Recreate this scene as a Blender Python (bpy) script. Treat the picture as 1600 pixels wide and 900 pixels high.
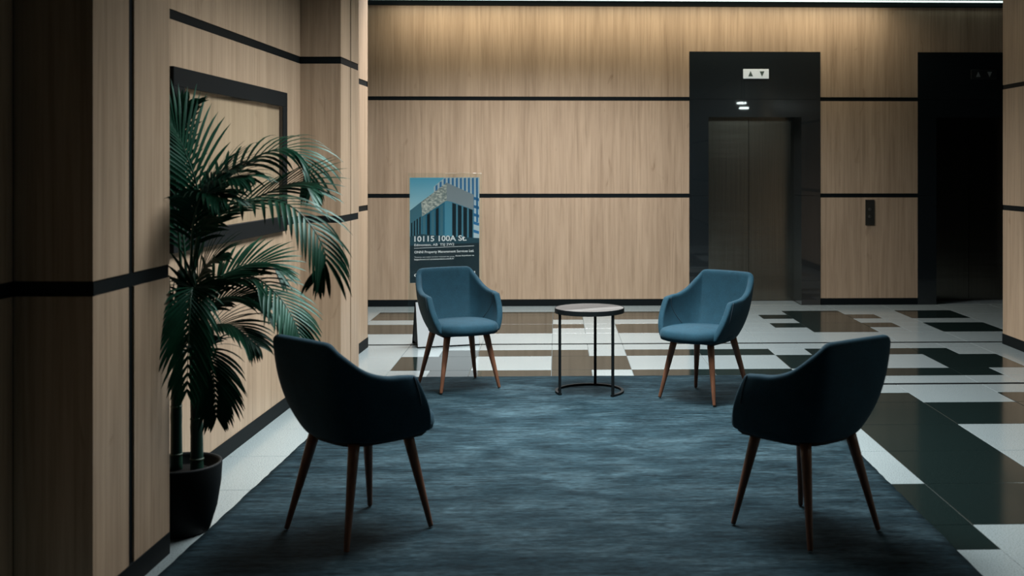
import bpy, bmesh, math, random
from mathutils import Vector, Matrix

# ------------------------------------------------------------------ scene reset, camera, light
for o in list(bpy.data.objects):
    bpy.data.objects.remove(o, do_unlink=True)
S = bpy.context.scene
C = S.collection
R = math.radians

cam_d = bpy.data.cameras.new('camera')
cam = bpy.data.objects.new('camera', cam_d)
C.objects.link(cam)
cam.location = (0, 0, 1.5354)
cam.rotation_euler = (R(90), 0, -0.0315)
cam_d.sensor_width = 36
cam_d.lens = 1714.8 / 1600 * 36
cam_d.shift_x = (800 - 924.84) / 1600
cam_d.shift_y = (261.44 - 450) / 1600
cam_d.clip_start = 0.05
cam_d.dof.use_dof = True
cam_d.dof.focus_distance = 8.0
cam_d.dof.aperture_fstop = 3.2
S.camera = cam

world = bpy.data.worlds.new('world')
S.world = world
world.use_nodes = True
world.node_tree.nodes['Background'].inputs[0].default_value = (0.5, 0.75, 0.85, 1)
world.node_tree.nodes['Background'].inputs[1].default_value = 0.02

S.view_settings.view_transform = 'Standard'
S.view_settings.look = 'None'
S.view_settings.gamma = 1
S.view_settings.use_curve_mapping = False
S.view_settings.exposure = 0.0


def area(name, loc, sx, sy, power, col, rot=(0, 0, 0), spread=180):
    d = bpy.data.lights.new(name, 'AREA')
    d.shape = 'RECTANGLE'
    d.size, d.size_y = sx, sy
    d.energy = power
    d.color = col
    d.spread = R(spread)
    o = bpy.data.objects.new(name, d)
    o.location = loc
    o.rotation_euler = rot
    C.objects.link(o)
    return o


area('seating_light', (0.25, 6.2, 3.42), 1.4, 2.6, 205, (0.93, 0.98, 1.0), spread=128)
area('rug_light', (0.1, 6.5, 3.42), 0.4, 0.4, 30, (0.84, 0.97, 1.0), spread=62)
area('lobby_light', (-0.2, 9.95, 3.40), 2.8, 0.6, 195, (0.97, 0.98, 1.0), spread=143)
area('wall_washer', (0.9, 11.85, 3.36), 5.4, 0.05, 30, (1.0, 0.88, 0.66), rot=(R(10), 0, 0), spread=165)
area('teal_fill', (1.6, -6.96, 1.8), 3.0, 2.0, 62, (0.55, 0.95, 1.0), rot=(R(90), 0, R(180)))  # added teal fill lamp, set at the unseen window behind the camera


# ------------------------------------------------------------------ materials
def principled(name):
    m = bpy.data.materials.new(name)
    m.use_nodes = True
    nt = m.node_tree
    return m, nt, nt.nodes['Principled BSDF']


def mat(name, col, rough=0.5, metal=0.0, spec=0.5, coat=0.0, coat_r=0.05, emit=None, es=0.0):
    m, nt, b = principled(name)
    b.inputs['Base Color'].default_value = (*col, 1)
    b.inputs['Roughness'].default_value = rough
    b.inputs['Metallic'].default_value = metal
    b.inputs['Specular IOR Level'].default_value = spec
    b.inputs['Coat Weight'].default_value = coat
    b.inputs['Coat Roughness'].default_value = coat_r
    if emit:
        b.inputs['Emission Color'].default_value = (*emit, 1)
        b.inputs['Emission Strength'].default_value = es
    return m


def node(nt, kind, **kw):
    n = nt.nodes.new(kind)
    for k, v in kw.items():
        setattr(n, k, v)
    return n


def ramp(nt, src, stops):
    r = nt.nodes.new('ShaderNodeValToRGB')
    e = r.color_ramp.elements
    while len(e) < len(stops):
        e.new(0.5)
    for el, (p, c) in zip(e, stops):
        el.position = p
        el.color = (*c, 1)
    nt.links.new(src, r.inputs[0])
    return r


def noise(nt, scale, detail=4, rough=0.55, vec_scale=(1, 1, 1), coord='pos', dist=0.0):
    if coord == 'pos':
        g = nt.nodes.new('ShaderNodeNewGeometry')
        src = g.outputs['Position']
    else:
        g = nt.nodes.new('ShaderNodeTexCoord')
        src = g.outputs['Object']
    mp = nt.nodes.new('ShaderNodeMapping')
    mp.inputs['Scale'].default_value = vec_scale
    nt.links.new(src, mp.inputs[0])
    n = nt.nodes.new('ShaderNodeTexNoise')
    n.inputs['Scale'].default_value = scale
    n.inputs['Detail'].default_value = detail
    n.inputs['Roughness'].default_value = rough
    n.inputs['Distortion'].default_value = dist
    nt.links.new(mp.outputs[0], n.inputs['Vector'])
    return n.outputs[0]


def mixc(nt, fac, a, b, blend='MIX'):
    m = nt.nodes.new('ShaderNodeMix')
    m.data_type = 'RGBA'
    m.blend_type = blend
    for sock, v in ((m.inputs[0], fac), (m.inputs[6], a), (m.inputs[7], b)):
        if hasattr(v, 'is_linked') or hasattr(v, 'links'):
            nt.links.new(v, sock)
        else:
            sock.default_value = v if isinstance(v, (int, float)) else (*v, 1)
    return m.outputs[2]


def bump(nt, b, src, strength, dist=0.01):
    n = nt.nodes.new('ShaderNodeBump')
    n.inputs['Strength'].default_value = strength
    n.inputs['Distance'].default_value = dist
    nt.links.new(src, n.inputs['Height'])
    nt.links.new(n.outputs[0], b.inputs['Normal'])


def wood_panel():
    m, nt, b = principled('oak_laminate')
    broad = noise(nt, 1.0, 3, 0.5, (3.2, 3.2, 0.22), dist=0.4)
    fine = noise(nt, 1.0, 6, 0.65, (46, 46, 1.3), dist=0.5)
    mid = noise(nt, 1.0, 4, 0.6, (14, 14, 0.7), dist=0.8)
    c1 = ramp(nt, fine, [(0.28, (0.320, 0.230, 0.153)), (0.5, (0.440, 0.324, 0.223)), (0.75, (0.500, 0.375, 0.262))])
    c2 = ramp(nt, mid, [(0.3, (0.84, 0.82, 0.80)), (0.55, (1, 1, 1)), (0.8, (1.05, 1.04, 1.02))])
    c3 = ramp(nt, broad, [(0.3, (0.86, 0.85, 0.84)), (0.7, (1.05, 1.05, 1.05))])
    c = mixc(nt, 1.0, c1.outputs[0], c2.outputs[0], 'MULTIPLY')
    c = mixc(nt, 1.0, c, c3.outputs[0], 'MULTIPLY')
    # sparse dark knots
    kn = noise(nt, 1.0, 2, 0.5, (7, 7, 2.6), dist=1.2)
    kr = ramp(nt, kn, [(0.70, (1, 1, 1)), (0.80, (0.72, 0.68, 0.64))])
    c = mixc(nt, 1.0, c, kr.outputs[0], 'MULTIPLY')
    nt.links.new(c, b.inputs['Base Color'])
    b.inputs['Roughness'].default_value = 0.42
    b.inputs['Specular IOR Level'].default_value = 0.35
    bump(nt, b, fine, 0.08, 0.002)
    return m


def light_stone():
    m, nt, b = principled('pale_terrazzo')
    sp = noise(nt, 170, 2, 0.6)
    r = ramp(nt, sp, [(0.32, (0.15, 0.185, 0.19)), (0.47, (0.265, 0.315, 0.32)), (0.64, (0.32, 0.375, 0.38))])
    big = noise(nt, 1.6, 3)
    rb = ramp(nt, big, [(0.3, (0.93, 0.94, 0.95)), (0.7, (1, 1, 1))])
    nt.links.new(mixc(nt, 1.0, r.outputs[0], rb.outputs[0], 'MULTIPLY'), b.inputs['Base Color'])
    b.inputs['Roughness'].default_value = 0.16
    b.inputs['Specular IOR Level'].default_value = 0.5
    return m


def dark_stone():
    m, nt, b = principled('dark_green_granite')
    sp = noise(nt, 150, 3, 0.6)
    r = ramp(nt, sp, [(0.35, (0.005, 0.010, 0.0095)), (0.6, (0.011, 0.020, 0.019)), (0.75, (0.03, 0.045, 0.04))])
    nt.links.new(r.outputs[0], b.inputs['Base Color'])
    b.inputs['Roughness'].default_value = 0.11
    b.inputs['Specular IOR Level'].default_value = 0.45
    return m


def rug_mat():
    m, nt, b = principled('rug_viscose')
    st = noise(nt, 1.0, 6, 0.78, (5.0, 32, 1))
    bl = noise(nt, 1.0, 4, 0.6, (2.2, 4.6, 1), dist=0.6)
    fine = noise(nt, 1.0, 2, 0.5, (26, 210, 1))
    r1 = ramp(nt, st, [(0.33, (0.30, 0.30, 0.30)), (0.67, (1.75, 1.75, 1.75))])
    r2 = ramp(nt, bl, [(0.30, (0.0052, 0.0125, 0.0165)), (0.50, (0.0110, 0.0225, 0.0285)), (0.70, (0.0245, 0.0435, 0.0525))])
    c = mixc(nt, 1.0, r2.outputs[0], r1.outputs[0], 'MULTIPLY')
    r3 = ramp(nt, fine, [(0.3, (0.5, 0.5, 0.5)), (0.7, (1.5, 1.5, 1.5))])
    c = mixc(nt, 1.0, c, r3.outputs[0], 'MULTIPLY')
    nt.links.new(c, b.inputs['Base Color'])
    b.inputs['Roughness'].default_value = 0.8
    b.inputs['Specular IOR Level'].default_value = 0.03
    b.inputs['Sheen Weight'].default_value = 0.0
    b.inputs['Sheen Roughness'].default_value = 0.4
    b.inputs['Sheen Tint'].default_value = (0.6, 0.8, 0.95, 1)
    bump(nt, b, fine, 0.5, 0.004)
    return m


def fabric_mat():
    m, nt, b = principled('teal_blue_wool')
    n1 = noise(nt, 260, 3, 0.6, coord='obj')
    n2 = noise(nt, 14, 3, 0.6, coord='obj')
    r = ramp(nt, n1, [(0.3, (0.0030, 0.0205, 0.0330)), (0.7, (0.0080, 0.039, 0.059))])
    r2 = ramp(nt, n2, [(0.3, (0.88, 0.88, 0.88)), (0.7, (1.1, 1.1, 1.1))])
    nt.links.new(mixc(nt, 1.0, r.outputs[0], r2.outputs[0], 'MULTIPLY'), b.inputs['Base Color'])
    b.inputs['Roughness'].default_value = 0.85
    b.inputs['Specular IOR Level'].default_value = 0.2
    b.inputs['Sheen Weight'].default_value = 0.05
    b.inputs['Sheen Roughness'].default_value = 0.35
    b.inputs['Sheen Tint'].default_value = (0.45, 0.8, 1, 1)
    bump(nt, b, n1, 0.25, 0.002)
    return m


def leg_mat():
    m, nt, b = principled('walnut_leg')
    n1 = noise(nt, 1.0, 4, 0.6, (60, 60, 5), coord='obj')
    r = ramp(nt, n1, [(0.3, (0.085, 0.034, 0.018)), (0.7, (0.16, 0.066, 0.034))])
    nt.links.new(r.outputs[0], b.inputs['Base Color'])
    b.inputs['Roughness'].default_value = 0.4
    return m


def steel_mat():
    m, nt, b = principled('brushed_steel')
    n1 = noise(nt, 1.0, 3, 0.6, (90, 90, 1.0))
    r = ramp(nt, n1, [(0.3, (0.20, 0.190, 0.162)), (0.7, (0.265, 0.252, 0.222))])
    nt.links.new(r.outputs[0], b.inputs['Base Color'])
    b.inputs['Metallic'].default_value = 1.0
    b.inputs['Roughness'].default_value = 0.24
    wv = noise(nt, 1.0, 2, 0.5, (0.8, 0.8, 9))
    bump(nt, b, wv, 0.12, 0.01)
    return m


def leaf_mat():
    m, nt, b = principled('palm_leaf')
    n1 = noise(nt, 9, 3)
    r = ramp(nt, n1, [(0.3, (0.003, 0.026, 0.013)), (0.6, (0.005, 0.048, 0.024)), (0.8, (0.010, 0.075, 0.046))])
    nt.links.new(r.outputs[0], b.inputs['Base Color'])
    b.inputs['Roughness'].default_value = 0.42
    b.inputs['Specular IOR Level'].default_value = 0.22
    b.inputs['Specular Tint'].default_value = (0.45, 1.0, 0.85, 1)
    return m


def glass_mat(name, tint=(0.95, 1, 0.98), ior=1.45):
    m = bpy.data.materials.new(name)
    m.use_nodes = True
    nt = m.node_tree
    nt.nodes.clear()
    o = nt.nodes.new('ShaderNodeOutputMaterial')
    t = nt.nodes.new('ShaderNodeBsdfTransparent')
    t.inputs[0].default_value = (*tint, 1)
    g = nt.nodes.new('ShaderNodeBsdfGlossy')
    g.inputs['Roughness'].default_value = 0.02
    fz = nt.nodes.new('ShaderNodeFresnel')
    fz.inputs[0].default_value = ior
    mx = nt.nodes.new('ShaderNodeMixShader')
    ge = nt.nodes.new('ShaderNodeNewGeometry')
    sb = nt.nodes.new('ShaderNodeMath')
    sb.operation = 'SUBTRACT'
    sb.use_clamp = True
    nt.links.new(fz.outputs[0], sb.inputs[0])
    nt.links.new(ge.outputs['Backfacing'], sb.inputs[1])
    nt.links.new(sb.outputs[0], mx.inputs[0])
    nt.links.new(t.outputs[0], mx.inputs[1])
    nt.links.new(g.outputs[0], mx.inputs[2])
    nt.links.new(mx.outputs[0], o.inputs[0])
    return m


def plank_mat():
    m, nt, b = principled('weathered_grey_wood')
    n1 = noise(nt, 1.0, 4, 0.6, (60, 6, 60), coord='obj')
    oi = nt.nodes.new('ShaderNodeObjectInfo')
    rr = ramp(nt, oi.outputs['Random'], [(0.0, (0.028, 0.025, 0.023)), (0.6, (0.050, 0.045, 0.042)), (1.0, (0.13, 0.122, 0.115))])
    r = ramp(nt, n1, [(0.3, (0.7, 0.7, 0.7)), (0.7, (1.15, 1.15, 1.15))])
    nt.links.new(mixc(nt, 1.0, rr.outputs[0], r.outputs[0], 'MULTIPLY'), b.inputs['Base Color'])
    b.inputs['Specular IOR Level'].default_value = 0.2
    b.inputs['Roughness'].default_value = 0.55
    return m


M = dict(
    wood=wood_panel(), light=light_stone(), dark=dark_stone(), rug=rug_mat(), fabric=fabric_mat(), leg=leg_mat(),
    steel=steel_mat(), leaf=leaf_mat(), plank=plank_mat(),
    strip=mat('black_strip', (0.0038, 0.0064, 0.0074), 0.6, spec=0.10),
    laminate=mat('black_gloss_laminate', (0.0075, 0.011, 0.013), 0.22, spec=0.5, coat=1.0, coat_r=0.02),
    grout=mat('grey_grout', (0.10, 0.115, 0.11), 0.8),
    ceiling=mat('ceiling_paint', (0.22, 0.24, 0.24), 0.9),
    blackmetal=mat('black_metal', (0.0045, 0.0070, 0.0080), 0.6, spec=0.12),
    seam=mat('dark_seam', (0.006, 0.018, 0.028), 0.9),
    underside=mat('black_underside', (0.006, 0.008, 0.010), 0.9),
    pot=mat('charcoal_planter', (0.0038, 0.0060, 0.0070), 0.6, spec=0.15),
    soil=mat('dark_soil', (0.004, 0.004, 0.0035), 0.95, spec=0.1),
    cane=mat('green_cane', (0.010, 0.040, 0.026), 0.38),
    rachis=mat('leaf_stalk', (0.020, 0.085, 0.050), 0.4),
    node=mat('cane_ring', (0.07, 0.11, 0.075), 0.5),
    whiteboard=mat('white_board', (0.46, 0.50, 0.51), 0.4),
    acrylic=glass_mat('clear_acrylic', (0.97, 0.985, 0.98), 1.35),
    pane=glass_mat('case_glass', (0.97, 0.98, 0.97), 1.3),
    led=mat('lit_led', (0.8, 0.9, 0.85), 0.5, emit=(0.80, 1.0, 0.93), es=1.4),
    lamp=mat('lit_disc', (0.9, 0.9, 0.9), 0.5, emit=(0.85, 1.0, 0.97), es=36),
    lamp_body=mat('lamp_body', (0.05, 0.05, 0.05), 0.5),
    plate=mat('indicator_plate', (0.62, 0.66, 0.66), 0.35, emit=(0.85, 0.95, 0.95), es=0.28),  # white plate with slight emission
    plate_dark=mat('indicator_plate_dark', (0.012, 0.015, 0.016), 0.3),  # near-black version of the same plate, no emission
    arrow=mat('arrow_grey', (0.09, 0.13, 0.12), 0.4),
    arrow_pale=mat('arrow_pale_grey', (0.20, 0.22, 0.22), 0.4),
    button_plate=mat('dark_steel_plate', (0.045, 0.045, 0.04), 0.35, metal=0.6),
    button=mat('button_steel', (0.12, 0.12, 0.11), 0.3, metal=0.8),
    print_dark=mat('print_dark', (0.020, 0.040, 0.050), 0.35),
    print_lower=mat('print_lower', (0.030, 0.085, 0.115), 0.35),
    print_white=mat('print_white', (0.80, 0.84, 0.84), 0.35),
    print_grey=mat('print_parapet', (0.34, 0.40, 0.44), 0.35),
    print_blue=mat('print_facade_blue', (0.030, 0.19, 0.30), 0.35),
    print_col=mat('print_column', (0.11, 0.36, 0.50), 0.35),
    print_win=mat('print_window', (0.010, 0.026, 0.036), 0.35),
    print_mul=mat('print_mullion', (0.10, 0.30, 0.42), 0.35),
    print_towerb=mat('print_tower_blue', (0.05, 0.24, 0.50), 0.35),
    print_towerw=mat('print_tower_white', (0.62, 0.76, 0.82), 0.35),
    print_block=mat('print_side_block', (0.08, 0.22, 0.29), 0.35),
)


def glitter_mat():
    m, nt, b = principled('print_reflection')
    n1 = noise(nt, 1.0, 3, 0.6, (40, 40, 70))
    r = ramp(nt, n1, [(0.35, (0.20, 0.27, 0.27)), (0.5, (0.42, 0.47, 0.44)), (0.62, (0.75, 0.76, 0.70))])
    nt.links.new(r.outputs[0], b.inputs['Base Color'])
    b.inputs['Roughness'].default_value = 0.35
    return m


def sky_print_mat():
    m, nt, b = principled('print_sky')
    g = nt.nodes.new('ShaderNodeNewGeometry')
    sp = nt.nodes.new('ShaderNodeSeparateXYZ')
    nt.links.new(g.outputs['Position'], sp.inputs[0])
    mr = nt.nodes.new('ShaderNodeMapRange')
    mr.inputs[1].default_value = 1.15
    mr.inputs[2].default_value = 1.44
    nt.links.new(sp.outputs[2], mr.inputs[0])
    r = ramp(nt, mr.outputs[0], [(0, (0.50, 0.80, 0.90)), (1, (0.15, 0.56, 0.80))])
    nt.links.new(r.outputs[0], b.inputs['Base Color'])
    b.inputs['Roughness'].default_value = 0.35
    return m


M['print_glitter'] = glitter_mat()
M['print_sky'] = sky_print_mat()


# ------------------------------------------------------------------ mesh helpers
def mesh_obj(name, bm, m, parent=None, smooth=False):
    me = bpy.data.meshes.new(name)
    bmesh.ops.recalc_face_normals(bm, faces=bm.faces[:])
    bm.to_mesh(me)
    bm.free()
    if smooth:
        for p in me.polygons:
            p.use_smooth = True
    me.materials.append(M[m])
    o = bpy.data.objects.new(name, me)
    C.objects.link(o)
    if parent is not None:
        o.parent = parent
    return o


def data_obj(name, verts, faces, m, parent=None, smooth=False):
    me = bpy.data.meshes.new(name)
    me.from_pydata([tuple(v) for v in verts], [], faces)
    me.update()
    if smooth:
        for p in me.polygons:
            p.use_smooth = True
    me.materials.append(M[m])
    o = bpy.data.objects.new(name, me)
    C.objects.link(o)
    if parent is not None:
        o.parent = parent
    return o


def add_box(bm, x0, x1, y0, y1, z0, z1, bev=0.0):
    r = bmesh.ops.create_cube(bm, size=1.0)
    bmesh.ops.scale(bm, vec=(x1 - x0, y1 - y0, z1 - z0), verts=r['verts'])
    bmesh.ops.translate(bm, vec=((x0 + x1) / 2, (y0 + y1) / 2, (z0 + z1) / 2), verts=r['verts'])
    if bev > 0:
        es = list({e for v in r['verts'] for e in v.link_edges})
        bmesh.ops.bevel(bm, geom=es, offset=bev, segments=1, affect='EDGES')


def box(name, x0, x1, y0, y1, z0, z1, m, parent=None, bev=0.0):
    bm = bmesh.new()
    add_box(bm, x0, x1, y0, y1, z0, z1, bev)
    return mesh_obj(name, bm, m, parent)


def empty(name, loc=(0, 0, 0), rz=0.0, parent=None):
    o = bpy.data.objects.new(name, None)
    o.empty_display_size = 0.1
    o.location = loc
    o.rotation_euler = (0, 0, rz)
    C.objects.link(o)
    if parent is not None:
        o.parent = parent
    return o


def tag(o, label, cat, group=None, kind=None):
    o['label'] = label
    o['category'] = cat
    if group:
        o['group'] = group
    if kind:
        o['kind'] = kind
    return o


def struct(o, label=None):
    o['kind'] = 'structure'
    if label:
        o['label'] = label
    return o


def add_tube(bm, pts, rads, seg=10, cap=True):
    pts = [Vector(p) for p in pts]
    rings = []
    n = len(pts)
    ref = None
    for i, p in enumerate(pts):
        d = (pts[min(i + 1, n - 1)] - pts[max(i - 1, 0)]).normalized()
        if ref is None:
            ref = d.orthogonal().normalized()
        a = (ref - d * ref.dot(d)).normalized()
        ref = a
        b = d.cross(a)
        r = rads[i] if isinstance(rads, (list, tuple)) else rads
        rings.append([bm.verts.new(p + a * math.cos(t) * r + b * math.sin(t) * r)
                      for t in [2 * math.pi * k / seg for k in range(seg)]])
    for i in range(n - 1):
        for k in range(seg):
            bm.faces.new((rings[i][k], rings[i][(k + 1) % seg], rings[i + 1][(k + 1) % seg], rings[i + 1][k]))
    if cap:
        bm.faces.new(rings[0][::-1])
        bm.faces.new(rings[-1])


def add_lathe(bm, prof, seg=40):
    rings = []
    for r, z in prof:
        if r < 1e-6:
            rings.append([bm.verts.new((0, 0, z))])
        else:
            rings.append([bm.verts.new((r * math.cos(2 * math.pi * k / seg), r * math.sin(2 * math.pi * k / seg), z))
                          for k in range(seg)])
    for a, b in zip(rings, rings[1:]):
        for k in range(seg):
            k2 = (k + 1) % seg
            if len(a) == 1 and len(b) == 1:
                continue
            if len(a) == 1:
                bm.faces.new((a[0], b[k2], b[k]))
            elif len(b) == 1:
                bm.faces.new((a[k], a[k2], b[0]))
            else:
                bm.faces.new((a[k], a[k2], b[k2], b[k]))


def catmull(pts, n):
    pts = [Vector(p) for p in pts]
    P = [pts[0] * 2 - pts[1]] + pts + [pts[-1] * 2 - pts[-2]]
    out = []
    segs = len(pts) - 1
    for i in range(n):
        t = i / (n - 1) * segs
        k = min(int(t), segs - 1)
        u = t - k
        p0, p1, p2, p3 = P[k:k + 4]
        out.append(0.5 * ((2 * p1) + (p2 - p0) * u + (2 * p0 - 5 * p1 + 4 * p2 - p3) * u * u
                          + (3 * p1 - p0 - 3 * p2 + p3) * u ** 3))
    return out


# ------------------------------------------------------------------ the room: dimensions
CEIL = 3.47
YB = 12.157            # face of the elevator wall
YE = 9.44              # where the side walls end at the elevator lobby
WA = -math.atan(0.0388)
FT = 0.3048
TX, TY = 0.2602, 11.6743

# ---- floor
floor = struct(box('floor', -6.2, 7.2, -7.2, 13.0, -0.12, -0.004, 'grout'))
DARK = [(-7, -3, 0, 2), (-9, -3, 3, 5), (-3, -1, 0, 5), (-1, 0, 0, 2), (-1, 0, 3, 4), (0, 1, 0, 1), (1, 4, 0, 2), (1, 4, 3, 5),
        (6, 7, 1, 2), (6, 7, 3, 4), (7, 9, 0, 5), (9, 10, 1, 2), (9, 10, 3, 4), (11, 13, 0, 2), (11, 13, 3, 5),
        (-4, 0, 8, 9), (1, 5, 8, 9), (6, 10, 8, 9), (-5, -3, 9, 11), (-1, 1, 9, 11), (5, 7, 9, 11), (9, 11, 9, 11),
        (-4, 0, 11, 12), (1, 5, 11, 12), (7, 10, 11, 12),
        (5, 7, 14, 21), (9, 13, 14, 15), (7, 13, 15, 17), (5, 9, 21, 23), (3, 5, 21, 24)]


def is_dark(k, r):
    return any(a <= k < b and c <= r < d for a, b, c, d in DARK)


tile_mesh = {}


def tile(x0, x1, y0, y1, dark):
    g = 0.002
    w, d = round(x1 - x0 - 2 * g, 4), round(y1 - y0 - 2 * g, 4)
    key = (w, d, dark)
    if key not in tile_mesh:
        bm = bmesh.new()
        add_box(bm, -w / 2, w / 2, -d / 2, d / 2, -0.02, 0, 0.0012)
        o = mesh_obj('tile', bm, 'dark' if dark else 'light', floor)
        tile_mesh[key] = o.data
    else:
        o = bpy.data.objects.new('tile', tile_mesh[key])
        C.objects.link(o)
        o.parent = floor
    o.location = ((x0 + x1) / 2, (y0 + y1) / 2, 0)
    return o


def tile_kr(k0, k1, r0, r1, dark):
    ya, yb = TY - r1 * FT, TY - r0 * FT
    for j in (7, 13):
        if r0 == j:
            yb -= 0.026
        if r1 == j:
            ya += 0.026
    yb = min(yb, YB - 0.02)
    tile(TX + k0 * FT, TX + k1 * FT, ya, yb, dark)


for r in range(-1, 29, 2):
    if r < 7:
        ks = range(-9, 17, 2)
    else:
        ks = range(-7, 13, 2)
    for k in ks:
        if r >= 15 and -3 <= k <= 1:      # under the rug
            continue
        x_right = TX + (k + 2) * FT
        c = [[is_dark(k + i, r + j) for i in (0, 1)] for j in (0, 1)]
        if c[0][0] == c[0][1] == c[1][0] == c[1][1]:
            tile_kr(k, k + 2, r, r + 2, c[0][0])
        elif c[0][0] == c[0][1] and c[1][0] == c[1][1]:
            tile_kr(k, k + 2, r, r + 1, c[0][0])
            tile_kr(k, k + 2, r + 1, r + 2, c[1][0])
        elif c[0][0] == c[1][0] and c[0][1] == c[1][1]:
            tile_kr(k, k + 1, r, r + 2, c[0][0])
            tile_kr(k + 1, k + 2, r, r + 2, c[0][1])
        else:
            for i in (0, 1):
                for j in (0, 1):
                    tile_kr(k + i, k + i + 1, r + j, r + j + 1, c[j][i])
for k in range(-9, 17, 2):               # the row cut along the elevator wall
    tile(TX + k * FT, TX + (k + 2) * FT, TY + FT, YB - 0.002, False)
for x0, x1 in ((1.69, 2.20), (2.20, 2.71), (4.25, 4.76), (4.76, 5.27)):
    tile(x0, x1, YB + 0.002, 12.58, False)
for j, (xa, xb) in ((7, (-2.4, 5.6)), (13, (1.2, 3.86))):
    y = TY - j * FT
    box('joint_strip', xa, xb, y - 0.024, y + 0.024, -0.02, 0.0005, 'strip', floor)

# ---- ceiling
struct(box('ceiling', -6.2, 7.2, -7.2, 12.2, CEIL, CEIL + 0.1, 'ceiling'))


# ---- elevator wall
wall_back = struct(empty('wall_back'))
box('backing', -6.2, 1.466, YB + 0.012, YB + 0.30, 0, CEIL, 'strip', wall_back)
box('backing', 2.930, 4.030, YB + 0.012, YB + 0.30, 0, CEIL, 'strip', wall_back)
box('backing', 5.490, 7.2, YB + 0.012, YB + 0.30, 0, CEIL, 'strip', wall_back)
box('backing', 1.466, 2.930, YB + 0.012, YB + 0.30, 2.822, CEIL, 'strip', wall_back)
box('backing', 4.030, 5.490, YB + 0.012, YB + 0.30, 2.822, CEIL, 'strip', wall_back)
B = (0.075, 1.198, 1.244, 2.274, 2.318, 3.322)
for xa, xb in ((-6.2, 1.466), (2.930, 4.030), (5.490, 7.2)):
    for za, zb in ((B[0], B[1]), (B[2], B[3]), (B[4], 2.822)):
        box('panel', xa, xb, YB, YB + 0.012, za, zb, 'wood', wall_back)
    for za, zb in ((B[1], B[2]), (B[3], B[4])):
        box('strip', xa, xb, YB + 0.004, YB + 0.012, za, zb, 'strip', wall_back)
box('panel', -6.2, 7.2, YB, YB + 0.012, 2.822, B[5], 'wood', wall_back)
for i, (xa, xb) in enumerate(((-6.2, 1.466), (2.930, 4.030), (5.490, 7.2))):
    struct(box('baseboard_back', xa, xb, YB + 0.002, YB + 0.012, 0, B[0], 'strip'))
struct(box('trim_1', -6.2, 7.2, YB - 0.03, YB + 0.012, B[5], 3.362, 'strip'))
box('shaft', 1.3, 5.7, 12.95, 13.0, 0, CEIL, 'underside', wall_back)

led = box('light_strip', -2.6, 4.97, YB - 0.085, YB - 0.06, 3.372, 3.388, 'led')
tag(led, 'thin glowing light line along the top of the elevator wall', 'light strip')


# ---- elevators
def elevator(n, xc, label):
    d = struct(empty('door_%d' % n, (xc, YB, 0)), label)
    w, o = 0.732, 0.520
    for s in (-1, 1):
        a, b = sorted((s * w, s * o))
        for za, zb in ((0, 1.218), (1.221, 2.292)):
            box('jamb_panel', a, b, -0.006, 0.40, za, zb, 'laminate', d)
    box('header_panel', -o, o, -0.006, 0.40, 2.095, 2.292, 'laminate', d)
    box('header_panel', -w, w, -0.006, 0.40, 2.295, 2.822, 'laminate', d)
    for s in (-1, 1):
        a, b = sorted((s * 0.0025, s * 0.545))
        box('door_panel', a, b, 0.40, 0.44, 0.006, 2.13, 'steel', d)
    box('sill', -0.54, 0.54, 0.40, 0.52, -0.015, 0.004, 'button', d)
    box('shaft_backing', -0.75, 0.75, 0.53, 0.56, 0, 2.6, 'underside', d)
    return d


elevator(1, 2.200, 'brushed steel elevator door in a glossy black surround')
elevator(2, 4.760, 'dark elevator door beside the right wall')


def indicator(xc, bright, label):
    p = 'plate' if bright else 'plate_dark'
    a = 'arrow' if bright else 'arrow_pale'
    root = empty('elevator_indicator', (xc, YB - 0.0065, 2.575))
    box('plate', -0.143, 0.143, -0.012, 0, -0.053, 0.053, p, root, 0.003)
    for x, up in ((-0.062, 1), (0.066, -1)):
        v = [(x - 0.026, -0.0125, -0.028 * up), (x + 0.026, -0.0125, -0.028 * up), (x, -0.0125, 0.030 * up)]
        v += [(q[0], -0.0145, q[2]) for q in v]
        data_obj('arrow', v, [(0, 1, 2), (5, 4, 3), (0, 3, 4, 1), (1, 4, 5, 2), (2, 5, 3, 0)], a, root)
    tag(root, label, 'indicator', 'elevator direction indicators')


indicator(2.209, True, 'white plate with up and down arrows above the steel elevator door')
indicator(4.770, False, 'dark plate with faint up and down arrows above the right elevator')

cp = empty('call_panel', (3.488, YB - 0.001, 1.031))
box('plate', -0.051, 0.051, -0.012, 0, -0.143, 0.143, 'button_plate', cp, 0.003)
for z in (0.035, -0.045):
    bm = bmesh.new()
    add_lathe(bm, [(0, 0), (0.018, 0), (0.018, 0.005), (0.014, 0.007), (0, 0.007)], 20)
    b = mesh_obj('button', bm, 'button', cp)
    b.rotation_euler = (R(90), 0, 0)
    b.location = (0, -0.012, z)
tag(cp, 'narrow dark metal call button plate on the wood panel between the elevators', 'call panel')

# ---- left wall, built in its own frame: x out of the wall, y along it
WL_LOC = (-1.9848, 0, 0)
wall_left = struct(empty('wall_left', WL_LOC, WA))
H2 = (1.168, 1.215)
H1 = (2.221, 2.268)
N2 = (1.098, 1.150)
box('backing', -0.25, -0.012, -7.0, YE - 0.012, 0, CEIL, 'strip', wall_left)


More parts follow.
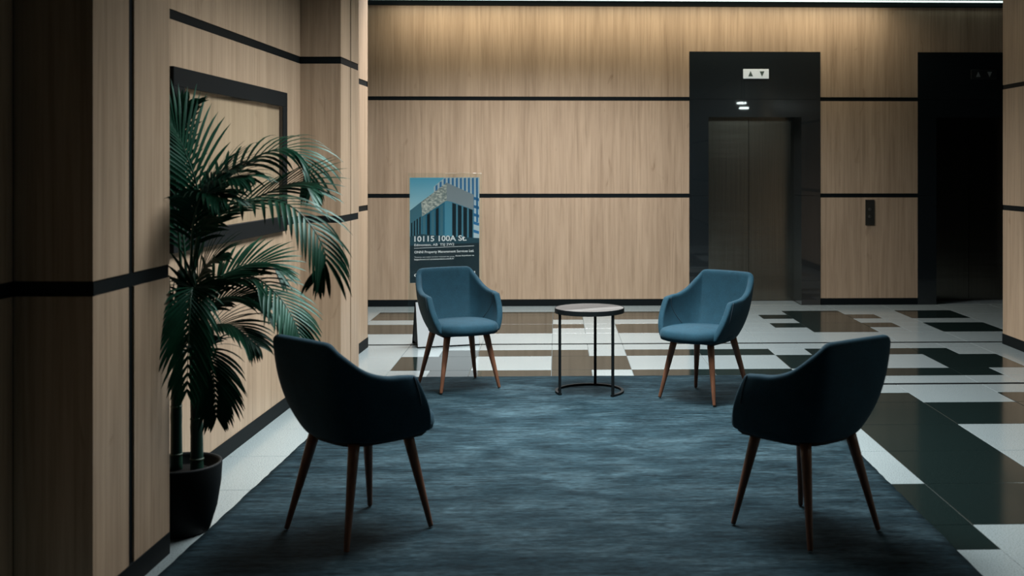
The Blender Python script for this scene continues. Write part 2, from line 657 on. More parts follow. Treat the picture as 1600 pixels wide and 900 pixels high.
def rows(y0, y1, x1, h2, h1, parent, base=0.085, t=0.012, axis='x', x0=None):
    """wood panels and black strips of one bay; axis 'x' faces +x at x1, axis 'y' faces -y at y0 from x0 to x1"""
    for za, zb, m, dep in ((base, h2[0], 'wood', 0), (h2[1], h1[0], 'wood', 0), (h1[1], CEIL, 'wood', 0),
                           (h2[0], h2[1], 'strip', 0.004), (h1[0], h1[1], 'strip', 0.004)):
        nm = 'panel' if m == 'wood' else 'strip'
        if axis == 'x':
            box(nm, x1 - t, x1 - dep, y0, y1, za, zb, m, parent)
        elif axis == 'y':
            box(nm, x0, x1, y0 + dep, y0 + t, za, zb, m, parent)
        else:
            box(nm, x0, x1, y1 - t, y1 - dep, za, zb, m, parent)


rows(-7.0, 3.77, 0.0, N2, H1, wall_left)
rows(4.43, 7.325, 0.0, H2, H1, wall_left)
rows(7.865, YE, 0.0, H2, H1, wall_left)
PO = 0.2694


def pier(y0, y1, g0, g1, h2, parent):
    box('pier_backing', 0.0, PO - 0.012, y0 + 0.012, y1 - 0.012, 0, CEIL, 'strip', parent)
    rows(y0 + 0.0125, g0, PO, h2, H1, parent)
    rows(g1, y1, PO, h2, H1, parent)
    rows(y0, y1, PO, h2, H1, parent, axis='y', x0=0.0)
    box('groove', PO - 0.012, PO - 0.007, g0, g1, 0, CEIL, 'strip', parent)
    for za, zb in (h2, H1):
        box('strip', PO - 0.007, PO - 0.004, g0, g1, za, zb, 'strip', parent)


pier(3.775, 4.435, 4.058, 4.105, N2, wall_left)
pier(7.325, 7.865, 7.596, 7.628, H2, wall_left)
rows(YE - 0.012, YE, 0, H2, H1, wall_left, axis='yb', x0=-0.25)
for y0, y1, x in ((-7.0, 3.77, 0), (3.78, 4.43, PO), (4.43, 7.325, 0), (7.33, 7.86, PO), (7.865, YE, 0)):
    b = struct(box('baseboard_left', x - 0.012, x + 0.004, y0, y1, 0, 0.085, 'strip'))
    b.location, b.rotation_euler = WL_LOC, (0, 0, WA)
for y in (3.775,):
    b = struct(box('baseboard_left', 0, PO, y - 0.004, y + 0.012, 0, 0.085, 'strip'))
    b.location, b.rotation_euler = WL_LOC, (0, 0, WA)

# display case on the left wall
case = empty('display_case', (-1.9848, 0, 0), WA)
fy0, fy1, fz0, fz1, fw = 5.095, 6.925, 1.140, 2.000, 0.090
box('frame_rail', 0.001, 0.030, fy0, fy1, fz1 - fw, fz1, 'blackmetal', case, 0.002)
box('frame_rail', 0.001, 0.030, fy0, fy1, fz0, fz0 + fw, 'blackmetal', case, 0.002)
box('frame_stile', 0.001, 0.030, fy0, fy0 + 0.14, fz0 + fw, fz1 - fw, 'blackmetal', case, 0.002)
box('frame_stile', 0.001, 0.030, fy1 - fw, fy1, fz0 + fw, fz1 - fw, 'blackmetal', case, 0.002)
box('back_panel', 0.001, 0.004, fy0 + 0.14, fy1 - fw, fz0 + fw, fz1 - fw, 'wood', case)
box('glass_pane', 0.024, 0.027, fy0 + 0.14, fy1 - fw, fz0 + fw, fz1 - fw, 'pane', case)
tag(case, 'large black framed glass display case on the left wood wall behind the palm', 'display case')

# ---- right wall
XR = 3.878
wall_right = struct(empty('wall_right'))
box('backing', XR + 0.012, XR + 0.30, -7.0, YE - 0.012, 0, CEIL, 'strip', wall_right)
for za, zb, m in ((0.089, 1.164, 'wood'), (1.209, 2.212, 'wood'), (2.251, CEIL, 'wood'), (1.164, 1.209, 'strip'), (2.212, 2.251, 'strip')):
    dep = 0 if m == 'wood' else 0.004
    nm = 'panel' if m == 'wood' else 'strip'
    for ya, yb in ((-7.0, 3.0), (3.0, 6.2), (6.2, YE)):
        box(nm, XR + dep, XR + 0.012, ya, yb, za, zb, m, wall_right)
    box(nm, XR + 0.012, XR + 0.30, YE - 0.012, YE - dep, za, zb, m, wall_right)
struct(box('baseboard_right', XR - 0.004, XR + 0.012, -7.0, YE + 0.004, 0, 0.089, 'strip'))

# ---- ends of the lobby and the wall behind the camera
struct(box('wall_far_left', -6.3, -6.2, 9.0, 12.2, 0, CEIL, 'ceiling'))
struct(box('wall_far_right', 7.2, 7.3, 9.0, 12.2, 0, CEIL, 'ceiling'))
struct(box('wall_lobby_left', -6.2, -1.9, YE - 0.3, YE - 0.1, 0, CEIL, 'strip'))
struct(box('wall_lobby_right', XR + 0.3, 7.2, YE - 0.3, YE - 0.1, 0, CEIL, 'strip'))
wn = struct(empty('wall_near'))
for xa, xb, za, zb in ((-2.6, 0.1, 0, CEIL), (3.1, 4.2, 0, CEIL), (0.1, 3.1, 0, 0.8), (0.1, 3.1, 2.8, CEIL)):
    box('wall_section', xa, xb, -7.2, -7.0, za, zb, 'ceiling', wn)
w1 = struct(empty('window_1', (1.6, -7.1, 1.8)))  # unseen window, put in along with the dim teal fill
for xa, xb, za, zb in ((-1.5, -1.44, -1, 1), (1.44, 1.5, -1, 1), (-1.44, 1.44, -1, -0.94), (-1.44, 1.44, 0.94, 1), (-0.02, 0.02, -0.94, 0.94)):
    box('window_frame', xa, xb, -0.03, 0.03, za, zb, 'blackmetal', w1)
for xa, xb in ((-1.44, -0.02), (0.02, 1.44)):
    box('pane', xa, xb, -0.004, 0.004, -0.94, 0.94, 'pane', w1)

# ------------------------------------------------------------------ rug
rug_c = [(-1.335, 8.03), (1.645, 8.03), (1.570, 2.6), (-1.555, 2.6)]
bm = bmesh.new()
NX, NY = 60, 90
grid = []
random.seed(3)
for j in range(NY + 1):
    row = []
    v = j / NY
    for i in range(NX + 1):
        u = i / NX
        x = (rug_c[0][0] * (1 - u) + rug_c[1][0] * u) * (1 - v) + (rug_c[3][0] * (1 - u) + rug_c[2][0] * u) * v
        y = (rug_c[0][1]) * (1 - v) + rug_c[3][1] * v
        e = min(i, NX - i, j, NY - j)
        if e == 0:
            x += random.uniform(-0.003, 0.003)
            y += random.uniform(-0.003, 0.003)
        row.append(bm.verts.new((x, y, 0.013 if e > 0 else 0.009)))
    grid.append(row)
for j in range(NY):
    for i in range(NX):
        bm.faces.new((grid[j][i], grid[j + 1][i], grid[j + 1][i + 1], grid[j][i + 1]))
bnd = [e for e in bm.edges if e.is_boundary]
ext = bmesh.ops.extrude_edge_only(bm, edges=bnd)
for v in ext['geom']:
    if isinstance(v, bmesh.types.BMVert):
        v.co.z = 0.001
rug = mesh_obj('rug', bm, 'rug', smooth=True)
tag(rug, 'large charcoal blue rug with streaky pile under the chairs', 'rug')

# ------------------------------------------------------------------ armchairs
TOP = [(0, -0.305, 0.820), (0.115, -0.303, 0.819), (0.200, -0.290, 0.812), (0.234, -0.235, 0.764), (0.258, -0.150, 0.700),
       (0.270, -0.055, 0.668), (0.274, 0.02, 0.664), (0.268, 0.095, 0.657)]
BOT = [(0, -0.175, 0.392), (0.08, -0.172, 0.392), (0.135, -0.155, 0.392), (0.172, -0.115, 0.392), (0.194, -0.05, 0.392),
       (0.206, 0.05, 0.392), (0.213, 0.14, 0.392), (0.216, 0.215, 0.400)]


def shell_point(s, v):
    """outer surface; s in -1..1 from right arm front over the back to the left arm front, v 0..1 upward"""
    a = abs(s) * (len(TOP) - 1)
    k = min(int(a), len(TOP) - 2)
    u = a - k

    def cr(L):
        p1, p2 = Vector(L[k]), Vector(L[k + 1])
        p0 = Vector(L[k - 1]) if k > 0 else Vector((-L[1][0], L[1][1], L[1][2]))
        p3 = Vector(L[k + 2]) if k + 2 < len(L) else p2 * 2 - p1
        return 0.5 * ((2 * p1) + (p2 - p0) * u + (2 * p0 - 5 * p1 + 4 * p2 - p3) * u * u + (3 * p1 - p0 - 3 * p2 + p3) * u ** 3)
    t, b = cr(TOP), cr(BOT)
    g = 0.55 * (1 - (1 - v) ** 3) + 0.45 * v
    g2 = 1 - (1 - v) ** 2.6
    f = 0.5 * g + 0.5 * g2
    if abs(s) > 0.6:
        f += 0.10 * math.sin(math.pi * v) * min(1, (abs(s) - 0.6) / 0.3)
    p = b + (t - b) * f
    w = max(0.0, min(1.0, (abs(s) - 0.55) / 0.3))
    p.y += w * ((b.y + (t.y - b.y) * v ** 1.4) - p.y)
    p.z = b.z + (t.z - b.z) * v
    if s < 0:
        p.x = -p.x
    return p


def shell_normal(s, v):
    e = 0.01
    s0, s1 = max(-1, s - e), min(1, s + e)
    v0, v1 = max(0, v - e), min(1, v + e)
    n = (shell_point(s1, v) - shell_point(s0, v)).cross(shell_point(s, v1) - shell_point(s, v0))
    n.normalize()
    c = shell_point(s, v)
    if n.dot(Vector((c.x, c.y - 0.1, 0))) < 0:
        n = -n
    return n


def make_chair():
    root = empty('armchair')
    # tub shell
    bm = bmesh.new()
    NS, NV = 44, 10
    g = [[bm.verts.new(shell_point(-1 + 2 * i / NS, j / NV)) for j in range(NV + 1)] for i in range(NS + 1)]
    for i in range(NS):
        for j in range(NV):
            bm.faces.new((g[i][j], g[i][j + 1], g[i + 1][j + 1], g[i + 1][j]))
    sh = mesh_obj('backrest', bm, 'fabric', root, True)
    # make normals point outward, then thicken inward
    me = sh.data
    if me.polygons[0].normal.dot(Vector((me.polygons[0].center.x, me.polygons[0].center.y, 0))) < 0:
        me.flip_normals()
    md = sh.modifiers.new('thickness', 'SOLIDIFY')
    md.thickness = 0.042
    md.offset = -1
    md = sh.modifiers.new('round', 'SUBSURF')
    md.levels = 1
    md.render_levels = 2
    # seat pad
    bm = bmesh.new()
    NA = 48
    prof = [(0.90, 0.395), (0.975, 0.402), (1.0, 0.425), (0.985, 0.447), (0.93, 0.462), (0.78, 0.474), (0.5, 0.482), (0.2, 0.485), (0, 0.4855)]
    rings = []

    def outline(a):
        c, s = math.cos(a), math.sin(a)
        ex = 3.0
        rr = (abs(c) ** ex + abs(s) ** ex) ** (-1 / ex)
        x, y = rr * c, rr * s
        yy = 0.058 + y * 0.245
        wid = 0.226 if y > 0 else 0.226 - 0.05 * (-y) ** 2
        if y > 0:
            yy += 0.018 * (1 - x * x)
        return x * wid, yy
    for k, z in prof:
        if k == 0:
            rings.append([bm.verts.new((0, 0.058, z))])
            continue
        ring = []
        for i in range(NA):
            x, y = outline(2 * math.pi * i / NA)
            ring.append(bm.verts.new((x * k, 0.058 + (y - 0.058) * k, z + (0.006 * y / 0.27 if z > 0.44 else 0))))
        rings.append(ring)
    for a, b in zip(rings, rings[1:]):
        for i in range(NA):
            i2 = (i + 1) % NA
            if len(b) == 1:
                bm.faces.new((a[i], a[i2], b[0]))
            else:
                bm.faces.new((a[i], a[i2], b[i2], b[i]))
    bm.faces.new(rings[0])
    mesh_obj('seat', bm, 'fabric', root, True)
    # dark underside tray
    bm = bmesh.new()
    vs0, vs1 = [], []
    for i in range(41):
        p = shell_point(-1 + 2 * i / 40, 0)
        vs0.append((p.x * 0.93, p.y * 0.93, 0.398))
        vs1.append((p.x * 0.86, p.y * 0.86, 0.381))
    a = [bm.verts.new(p) for p in vs0]
    b = [bm.verts.new(p) for p in vs1]
    bm.faces.new(a)
    bm.faces.new(b[::-1])
    for i in range(41):
        j = (i + 1) % 41
        bm.faces.new((a[i], a[j], b[j], b[i]))
    mesh_obj('seat_base', bm, 'underside', root)
    # folded seams on the arms, inside and outside
    for sgn in (-1, 1):
        for (s0, v0, s1, v1, off) in ((0.93, 0.985, 0.66, 0.22, -0.0425), (0.955, 0.97, 0.90, 0.50, 0.0005)):
            pts = []
            for i in range(13):
                t = i / 12
                s, v = (s0 + (s1 - s0) * t) * sgn, v0 + (v1 - v0) * t
                pts.append(shell_point(s, v) + shell_normal(s, v) * off)
            bm = bmesh.new()
            add_tube(bm, pts, 0.0022, 6)
            mesh_obj('seam', bm, 'seam', root, True)
    # legs
    for sx in (-1, 1):
        for sy in (-1, 1):
            bm = bmesh.new()
            foot = Vector((0.213 * sx, 0.213 * sy, 0.0055))
            top = Vector((0.140 * sx, 0.135 * sy + 0.01, 0.394))
            pts = [foot.lerp(top, t) for t in (0, 0.02, 0.3, 0.6, 0.85, 1)]
            add_tube(bm, pts, [0.0095, 0.011, 0.0148, 0.0192, 0.0225, 0.024], 14)
            mesh_obj('leg', bm, 'leg', root, True)
    return root


def copy_thing(o, parent=None):
    c = o.copy()
    C.objects.link(c)
    if parent is not None:
        c.parent = parent
    for ch in o.children:
        copy_thing(ch, c)
    return c


chair0 = make_chair()
SPOTS = [((-0.685, 7.66), -63, 0.985, 'blue armchair facing the camera in front of the poster stand'),
         ((0.975, 7.24), -131, 1.0, 'blue armchair facing the camera in front of the steel elevator door'),
         ((-0.835, 4.65), 46, 1.02, 'blue armchair seen from behind, close to the palm and left wall'),
         ((1.045, 4.60), 126, 1.02, 'blue armchair seen from behind at the right edge of the rug')]
for i, ((x, y), phi, zs, lab) in enumerate(SPOTS):
    c = chair0 if i == 0 else copy_thing(chair0)
    c.location = (x, y, 0.0135)
    c.scale = (1, 1, zs)
    c.rotation_euler = (0, 0, R(phi - 90))
    tag(c, lab, 'armchair', 'blue armchairs around the side table')

# ------------------------------------------------------------------ side table
TR = 0.236
tb = empty('side_table', (0.218, 7.44, 0.0135))
ZT = 0.570
bm = bmesh.new()
add_lathe(bm, [(TR - 0.008, ZT - 0.030), (TR, ZT - 0.030), (TR, ZT + 0.002), (TR - 0.004, ZT + 0.002), (TR - 0.004, ZT - 0.012), (TR - 0.008, ZT - 0.030)], 72)
mesh_obj('rim', bm, 'blackmetal', tb, False)
bm = bmesh.new()
add_lathe(bm, [(0, ZT - 0.024), (TR - 0.006, ZT - 0.024), (TR - 0.006, ZT - 0.014), (0, ZT - 0.014)], 64)
mesh_obj('tray', bm, 'blackmetal', tb)
# planks of the top, laid diagonally
NP = 9
ang = R(118)
rin = TR - 0.0055
pw = 2 * rin / NP
for i in range(NP):
    a0, a1 = -rin + i * pw + 0.0006, -rin + (i + 1) * pw - 0.0006
    pts = []
    N = 10
    for k in range(N + 1):
        x = a0 + (a1 - a0) * k / N
        pts.append((x, math.sqrt(max(rin * rin - x * x, 1e-6))))
    ring = pts + [(x, -y) for x, y in reversed(pts)]
    bm = bmesh.new()
    lo = [bm.verts.new((x, y, ZT - 0.013)) for x, y in ring]
    hi = [bm.verts.new((x, y, ZT)) for x, y in ring]
    bm.faces.new(hi)
    bm.faces.new(lo[::-1])
    for k in range(len(ring)):
        k2 = (k + 1) % len(ring)
        bm.faces.new((lo[k], lo[k2], hi[k2], hi[k]))
    o = mesh_obj('plank', bm, 'plank', tb)
    o.rotation_euler = (0, 0, ang)
LA = (R(-154), R(78), R(-48))
rl = TR - 0.012
for a in LA:
    bm = bmesh.new()
    add_box(bm, -0.007, 0.007, -0.009, 0.009, 0.0, ZT - 0.028, 0.0015)
    o = mesh_obj('leg', bm, 'blackmetal', tb)
    o.location = (rl * math.cos(a), rl * math.sin(a), 0)
    o.rotation_euler = (0, 0, a)
bm = bmesh.new()
ra, rb = rl - 0.009, rl + 0.009
prev = None
NR = 60
for i in range(NR + 1):
    a = R(-48 - 3) + (R(206 + 3) - R(-48 - 3)) * i / NR
    ring = [bm.verts.new((r * math.cos(a), r * math.sin(a), z)) for r, z in ((ra, 0.0), (rb, 0.0), (rb, 0.014), (ra, 0.014))]
    if prev:
        for k in range(4):
            bm.faces.new((prev[k], prev[(k + 1) % 4], ring[(k + 1) % 4], ring[k]))
    else:
        bm.faces.new(ring)
    prev = ring
bm.faces.new(prev[::-1])
mesh_obj('base_ring', bm, 'blackmetal', tb)
tag(tb, 'small round side table with grey plank top and thin black metal legs', 'side table')

# ------------------------------------------------------------------ poster stand
st = empty('poster_stand', (-0.965, 9.55, 0), R(17))
# wedge base: white front board leaning back, black back board and sides; local x along the board, -y towards the chairs
bw = 0.265


def prism(name, prof, x0, x1, m, parent):
    n = len(prof)
    v = [(x0, y, z) for y, z in prof] + [(x1, y, z) for y, z in prof]
    f = [tuple(range(n))[::-1], tuple(range(n, 2 * n))] + [(i, (i + 1) % n, n + (i + 1) % n, n + i) for i in range(n)]
    return data_obj(name, v, f, m, parent)


prism('front_board', [(-0.130, 0.012), (-0.116, 0.012), (-0.002, 0.375), (-0.016, 0.375)], -bw, bw, 'whiteboard', st)
prism('front_frame', [(-0.132, 0.0), (-0.105, 0.0), (0.004, 0.372), (-0.004, 0.372), (-0.114, 0.011), (-0.132, 0.011)], -bw - 0.004, bw + 0.004, 'blackmetal', st)
prism('back_board', [(0.022, 0.372), (0.034, 0.372), (0.172, 0.0), (0.158, 0.0)], -bw, bw, 'blackmetal', st)
prism('side_board', [(-0.090, 0.03), (0.130, 0.03), (0.028, 0.36), (0.006, 0.36)], -bw + 0.004, -bw + 0.012, 'blackmetal', st)
prism('side_board', [(-0.090, 0.03), (0.130, 0.03), (0.028, 0.36), (0.006, 0.36)], bw - 0.012, bw - 0.004, 'blackmetal', st)
box('acrylic_sheet', -0.325, 0.320, 0.006, 0.010, 0.22, 1.486, 'acrylic', st, 0.0005)
box('acrylic_sheet', -0.325, 0.320, 0.016, 0.020, 0.22, 1.486, 'acrylic', st, 0.0005)
PW, PT, PH = 0.610, 1.446, 0.905
PX0 = -0.312
poster = box('poster', PX0, PX0 + PW, 0.0112, 0.0140, PT - PH, PT, 'print_sky', st)


def pz(x, y):          # poster sheet coordinates in 0..513 by 0..779
    return PX0 + PW * (x - 75) / 513, PT - PH * (y - 83) / 779


layer = [0]


def shape(name, pts, m, lay):
    y1 = 0.0112 - 0.0002 * lay
    y0 = y1 - 0.0002
    q = [pz(*p) for p in pts]
    n = len(q)
    v = [(x, y0, z) for x, z in q] + [(x, y1, z) for x, z in q]
    f = [tuple(range(n)), tuple(range(n, 2 * n))[::-1]] + [(i, n + i, n + (i + 1) % n, (i + 1) % n) for i in range(n)]
    return data_obj(name, v, f, m, poster)


shape('printed_tower', [(250, 150), (330, 84), (587, 84), (587, 600), (500, 600), (345, 300), (250, 190)], 'print_towerw', 0)
for i in range(11):
    x = 262 + i * 30
    yt = max(84, 84 + (330 - x) * 0.82) + 4
    shape('printed_window', [(x, yt), (x + 15, max(84, yt - 10)), (x + 17, 420), (x + 2, 420)], 'print_towerb', 1)
for i in range(5):
    shape('printed_window', [(540, 225 + i * 62), (586, 240 + i * 62), (586, 262 + i * 62), (540, 247 + i * 62)], 'print_towerb', 1)
shape('printed_block', [(76, 326), (160, 260), (170, 560), (76, 560)], 'print_block', 1)
for i in range(4):
    shape('printed_window', [(84 + i * 20, 420 - i * 14), (94 + i * 20, 413 - i * 14), (94 + i * 20, 558), (84 + i * 20, 558)], 'print_win', 2)
shape('printed_parapet', [(158, 262), (345, 120), (345, 258), (330, 262), (165, 372)], 'print_glitter', 2)
shape('printed_parapet', [(345, 120), (545, 212), (545, 326), (380, 264), (345, 256)], 'print_grey', 2)
shape('printed_facade', [(160, 374), (332, 262), (332, 600), (160, 600)], 'print_blue', 2)
shape('printed_column', [(330, 262), (345, 256), (382, 264), (382, 600), (330, 600)], 'print_col', 3)
shape('printed_facade', [(382, 264), (545, 326), (545, 600), (382, 600)], 'print_mul', 2)
for i in range(5):
    x = 168 + i * 32
    shape('printed_window', [(x, 378 - i * 20), (x + 22, 364 - i * 20), (x + 22, 600), (x, 600)], 'print_win' if i % 2 else 'print_block', 3)
for i in range(4):
    x = 386 + i * 41
    shape('printed_window', [(x, 272 + i * 15), (x + 28, 282 + i * 15), (x + 28, 600), (x, 600)], 'print_win', 3)
shape('printed_street', [(75.5, 520), (150, 500), (330, 520), (587.5, 540), (587.5, 861), (75.5, 861)], 'print_lower', 4)
shape('printed_street', [(75.5, 585), (587.5, 575), (587.5, 861), (75.5, 861)], 'print_dark', 5)
shape('printed_rule', [(107, 604), (548, 596), (548, 599), (107, 607)], 'print_white', 6)


def text(body, x0, y_base, x1, cap, name, bold=0.0, lay=6):
    cu = bpy.data.curves.new(name, 'FONT')
    cu.body = body
    cu.offset = bold
    cu.resolution_u = 3
    cu.extrude = 0.0
    o = bpy.data.objects.new(name, cu)
    C.objects.link(o)
    dg = bpy.context.evaluated_depsgraph_get()
    dg.update()
    me = bpy.data.meshes.new_from_object(o.evaluated_get(dg))
    bpy.data.objects.remove(o, do_unlink=True)
    xs = [v.co.x for v in me.vertices]
    xa, xb = min(xs), max(xs)
    (X0, Z0), (X1, _) = pz(x0, y_base), pz(x1, y_base)
    sx = (X1 - X0) / (xb - xa)
    sz = PH * cap / 779 / 0.70
    for v in me.vertices:
        v.co = Vector((X0 + (v.co.x - xa) * sx, 0.0112 - 0.0002 * lay - 0.0004, Z0 + v.co.y * sz))
    me.name = name
    me.materials.clear()
    me.materials.append(M['print_white'])
    t = bpy.data.objects.new(name, me)
    C.objects.link(t)
    t.parent = poster
    if len(body) > 2:
        t['kind'] = 'stuff'
    return t


text('10115 100A St.', 108, 556, 492, 40, 'lettering', 0.022)
text('Edmonton, AB  T5J 2W2', 108, 590, 400, 18, 'lettering', 0.012)
text('ONNI Property Management Services Ltd.', 108, 643, 548, 18, 'lettering', 0.02)
text('Tenants can make service requests by using', 108, 676, 400, 9, 'lettering', 0.0)
text('Angus Anywhere via', 408, 673, 548, 10, 'lettering', 0.02)
text('https://www.ng1.angusanywhere.com/ILA/', 108, 694, 398, 11, 'lettering', 0.02)
text('C', 106, 816, 136, 22, 'lettering', 0.03)
text('I', 548, 806, 556, 18, 'lettering', 0.03)
tag(st, 'clear acrylic poster stand showing a glass building, on a white wedge base', 'poster stand')

# ------------------------------------------------------------------ potted palm
pc = Vector((-1.594, 4.69, 0))
palm = empty('potted_palm', pc)
bm = bmesh.new()
add_lathe(bm, [(0, 0), (0.110, 0), (0.122, 0.008), (0.150, 0.10), (0.166, 0.20), (0.171, 0.282), (0.169, 0.290), (0.160, 0.290),
               (0.156, 0.280), (0.152, 0.235), (0, 0.235)], 48)
mesh_obj('planter', bm, 'pot', palm, True)
bm = bmesh.new()
add_lathe(bm, [(0.151, 0.236), (0.12, 0.250), (0.05, 0.256), (0, 0.258)], 32)
mesh_obj('soil', bm, 'soil', palm, True)
CANES = [([(-1.612, 4.70, 0.24), (-1.612, 4.70, 0.55), (-1.598, 4.70, 0.85), (-1.590, 4.70, 1.10)], 0.025),
         ([(-1.516, 4.67, 0.24), (-1.522, 4.68, 0.50), (-1.535, 4.69, 0.80), (-1.545, 4.69, 1.10)], 0.027),
         ([(-1.66, 4.62, 0.24), (-1.65, 4.63, 0.6), (-1.62, 4.65, 1.0)], 0.018)]
for pts, r in CANES:
    cp_ = [p - pc for p in catmull(pts, 24)]
    bm = bmesh.new()
    rad = [r * (1.0 - 0.35 * i / 23) * (1.06 if i % 6 == 0 else 1.0) for i in range(24)]
    add_tube(bm, cp_, rad, 14)
    cane = mesh_obj('cane', bm, 'cane', palm, True)
    for k in (2, 7, 12, 17):
        bm = bmesh.new()
        d = (cp_[k + 1] - cp_[k]).normalized() * 0.004
        add_tube(bm, [cp_[k] - d, cp_[k] + d], rad[k] * 1.07, 14)
        mesh_obj('cane_ring', bm, 'node', cane, True)

FRONDS = [
    ([(-1.539, 4.70, 1.078), (-1.452, 4.62, 1.339), (-1.213, 4.50, 1.399), (-1.070, 4.42, 1.383), (-0.961, 4.36, 1.292), (-0.907, 4.33, 1.183), (-0.930, 4.31, 1.107)], 0.21, 0.8),
    ([(-1.553, 4.72, 1.076), (-1.511, 4.80, 1.373), (-1.383, 4.88, 1.545), (-1.215, 4.88, 1.618), (-1.108, 4.85, 1.568), (-1.073, 4.82, 1.439)], 0.22, 0.8),
    ([(-1.543, 4.69, 1.052), (-1.508, 4.68, 1.377), (-1.565, 4.66, 1.606), (-1.624, 4.60, 1.757)], 0.27, 0.4),
    ([(-1.541, 4.70, 1.106), (-1.458, 4.76, 1.320), (-1.272, 4.78, 1.415), (-1.117, 4.76, 1.471), (-1.039, 4.74, 1.430)], 0.22, 0.2),
    ([(-1.525, 4.70, 0.726), (-1.478, 4.78, 1.001), (-1.333, 4.80, 1.062), (-1.202, 4.72, 0.999), (-1.120, 4.66, 0.914), (-1.071, 4.62, 0.817)], 0.20, 0.5),
    ([(-1.525, 4.70, 0.726), (-1.495, 4.75, 1.005), (-1.393, 4.82, 1.094), (-1.277, 4.85, 1.119), (-1.208, 4.85, 1.068)], 0.19, 0.2),
    ([(-1.525, 4.70, 0.645), (-1.475, 4.66, 0.840), (-1.362, 4.62, 0.878), (-1.246, 4.60, 0.795)], 0.18, 0.5),
    ([(-1.525, 4.70, 0.617), (-1.473, 4.62, 0.779), (-1.417, 4.56, 0.697), (-1.396, 4.54, 0.517)], 0.19, 0.6),
    ([(-1.540, 4.68, 1.080), (-1.467, 4.60, 1.353), (-1.371, 4.52, 1.474), (-1.243, 4.46, 1.493)], 0.22, 0.6),
    ([(-1.580, 4.68, 0.622), (-1.594, 4.62, 0.847), (-1.610, 4.57, 0.956), (-1.612, 4.54, 0.914)], 0.17, 0.6),
    ([(-1.547, 4.70, 0.726), (-1.528, 4.66, 0.975), (-1.473, 4.62, 1.113), (-1.388, 4.60, 1.173)], 0.18, 0.4),
    ([(-1.568, 4.70, 1.051), (-1.600, 4.74, 1.266), (-1.642, 4.76, 1.512), (-1.670, 4.76, 1.635)], 0.18, 0.5),
    ([(-1.533, 4.70, 0.834), (-1.446, 4.72, 0.967), (-1.330, 4.74, 0.978), (-1.253, 4.76, 0.929)], 0.18, 0.4),
    ([(-1.547, 4.70, 1.078), (-1.495, 4.64, 1.298), (-1.410, 4.56, 1.473), (-1.296, 4.50, 1.534)], 0.22, 0.4),
    ([(-1.539, 4.66, 1.109), (-1.493, 4.56, 1.316), (-1.425, 4.47, 1.423), (-1.322, 4.40, 1.412)], 0.20, 0.6),
    ([(-1.522, 4.64, 0.924), (-1.487, 4.52, 1.044), (-1.465, 4.42, 0.927), (-1.455, 4.36, 0.654)], 0.20, 0.5),
    ([(-1.590, 4.70, 1.051), (-1.625, 4.72, 1.567), (-1.625, 4.74, 1.745), (-1.590, 4.78, 1.815)], 0.13, 0.3),
]
rnd = random.Random(11)
WLX = lambda y: -1.9848 + 0.0388 * y + 0.05


def leaflet_geo(base, along, side, up, length, width, droop):
    """narrow folded blade leaving the stalk; returns verts, faces"""
    n = 6
    v, f = [], []
    p = base.copy()
    d = (along * 0.85 + side * 0.66 + up * 0.08).normalized()
    for i in range(n + 1):
        t = i / n
        w = width * (math.sin(math.pi * min(1, 0.12 + t * 0.88)) ** 0.7) if i < n else 0.0006
        sd = d.cross(up)
        if sd.length < 1e-4:
            sd = along
        sd.normalize()
        nn = sd.cross(d).normalized()
        v += [p + sd * w * 0.5 + nn * w * 0.16, p, p - sd * w * 0.5 + nn * w * 0.16]
        p = p + d * (length / n)
        d = (d + Vector((0, 0, -1)) * droop * (0.16 + 0.26 * t)).normalized()
        if p.x < WLX(p.y):
            p.x = WLX(p.y)
    for i in range(n):
        a = i * 3
        f += [(a, a + 1, a + 4, a + 3), (a + 1, a + 2, a + 5, a + 4)]
    return v, f


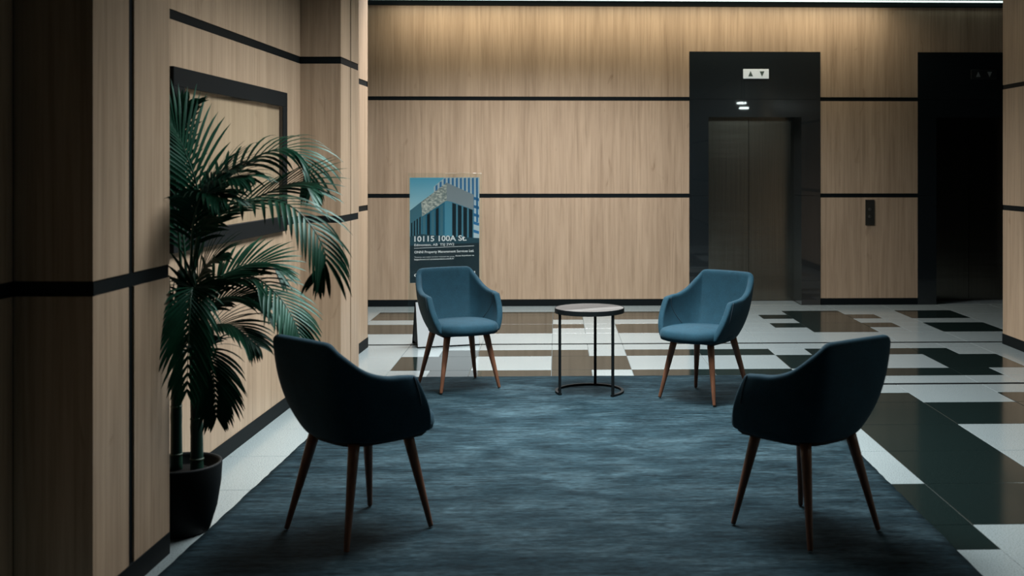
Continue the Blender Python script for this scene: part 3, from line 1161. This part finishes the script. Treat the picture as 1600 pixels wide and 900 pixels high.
mass_v, mass_f = [], []
count = 0
for fi, (pts, ll, droop) in enumerate(FRONDS):
    P = catmull(pts, 60)
    bm = bmesh.new()
    add_tube(bm, [p - pc for p in P[::3]] + [P[-1] - pc], [0.0065 * (1 - 0.82 * i / 20) for i in range(21)], 7)
    stalk = mesh_obj('frond', bm, 'rachis', palm, True)
    nl = 23
    for i in range(nl):
        t = 0.20 + 0.79 * i / (nl - 1)
        x = t * 59
        k = min(int(x), 58)
        base = P[k].lerp(P[k + 1], x - k)
        along = (P[min(k + 2, 59)] - P[max(k - 1, 0)]).normalized()
        u0 = Vector((0.25, -0.45, 1.0))
        side = along.cross(u0)
        if side.length < 0.1:
            side = Vector((1, 0, 0))
        side.normalize()
        up = side.cross(along).normalized()
        tt = (t - 0.20) / 0.79
        L = ll * (0.22 + 0.95 * math.sin(math.pi * (0.14 + 0.79 * tt)))
        for sg in (-1, 1):
            v, f = leaflet_geo(base, along * (0.75 + 0.6 * tt), side * sg, up, L * rnd.uniform(0.88, 1.1),
                               rnd.uniform(0.0135, 0.0185), droop * rnd.uniform(0.8, 1.3))
            v = [q - pc for q in v]
            if count < 300:
                data_obj('leaflet', v, f, 'leaf', stalk, True)
                count += 1
            else:
                o0 = len(mass_v)
                mass_v += v
                mass_f += [tuple(a + o0 for a in q) for q in f]
m_ = data_obj('leaflet_mass', mass_v, mass_f, 'leaf', palm, True)
m_['kind'] = 'stuff'
tag(palm, 'tall green palm in a charcoal planter between the wood pillars', 'potted palm')

# ------------------------------------------------------------------ two hanging disc lamps (seen as reflections in the elevator header)
for x, y, z, lab in ((3.44, 3.90, 2.720, 'small disc lamp hanging by the right wall, nearer the lobby'),
                     (3.40, 4.40, 2.600, 'small disc lamp hanging by the right wall, lower one')):
    lp = empty('disc_lamp', (x, y, z))
    bm = bmesh.new()
    add_lathe(bm, [(0, 0), (0.085, 0), (0.09, 0.012), (0.085, 0.03), (0, 0.03)], 28)
    mesh_obj('diffuser', bm, 'lamp', lp, True)
    bm = bmesh.new()
    add_lathe(bm, [(0, 0.031), (0.09, 0.031), (0.06, 0.05), (0, 0.055)], 28)
    mesh_obj('cap', bm, 'lamp_body', lp, True)
    bm = bmesh.new()
    add_tube(bm, [(0, 0, 0.05), (0, 0, CEIL - z - 0.001)], 0.004, 8)
    mesh_obj('cord', bm, 'lamp_body', lp)
    tag(lp, lab, 'pendant lamp', 'disc lamps by the right wall')
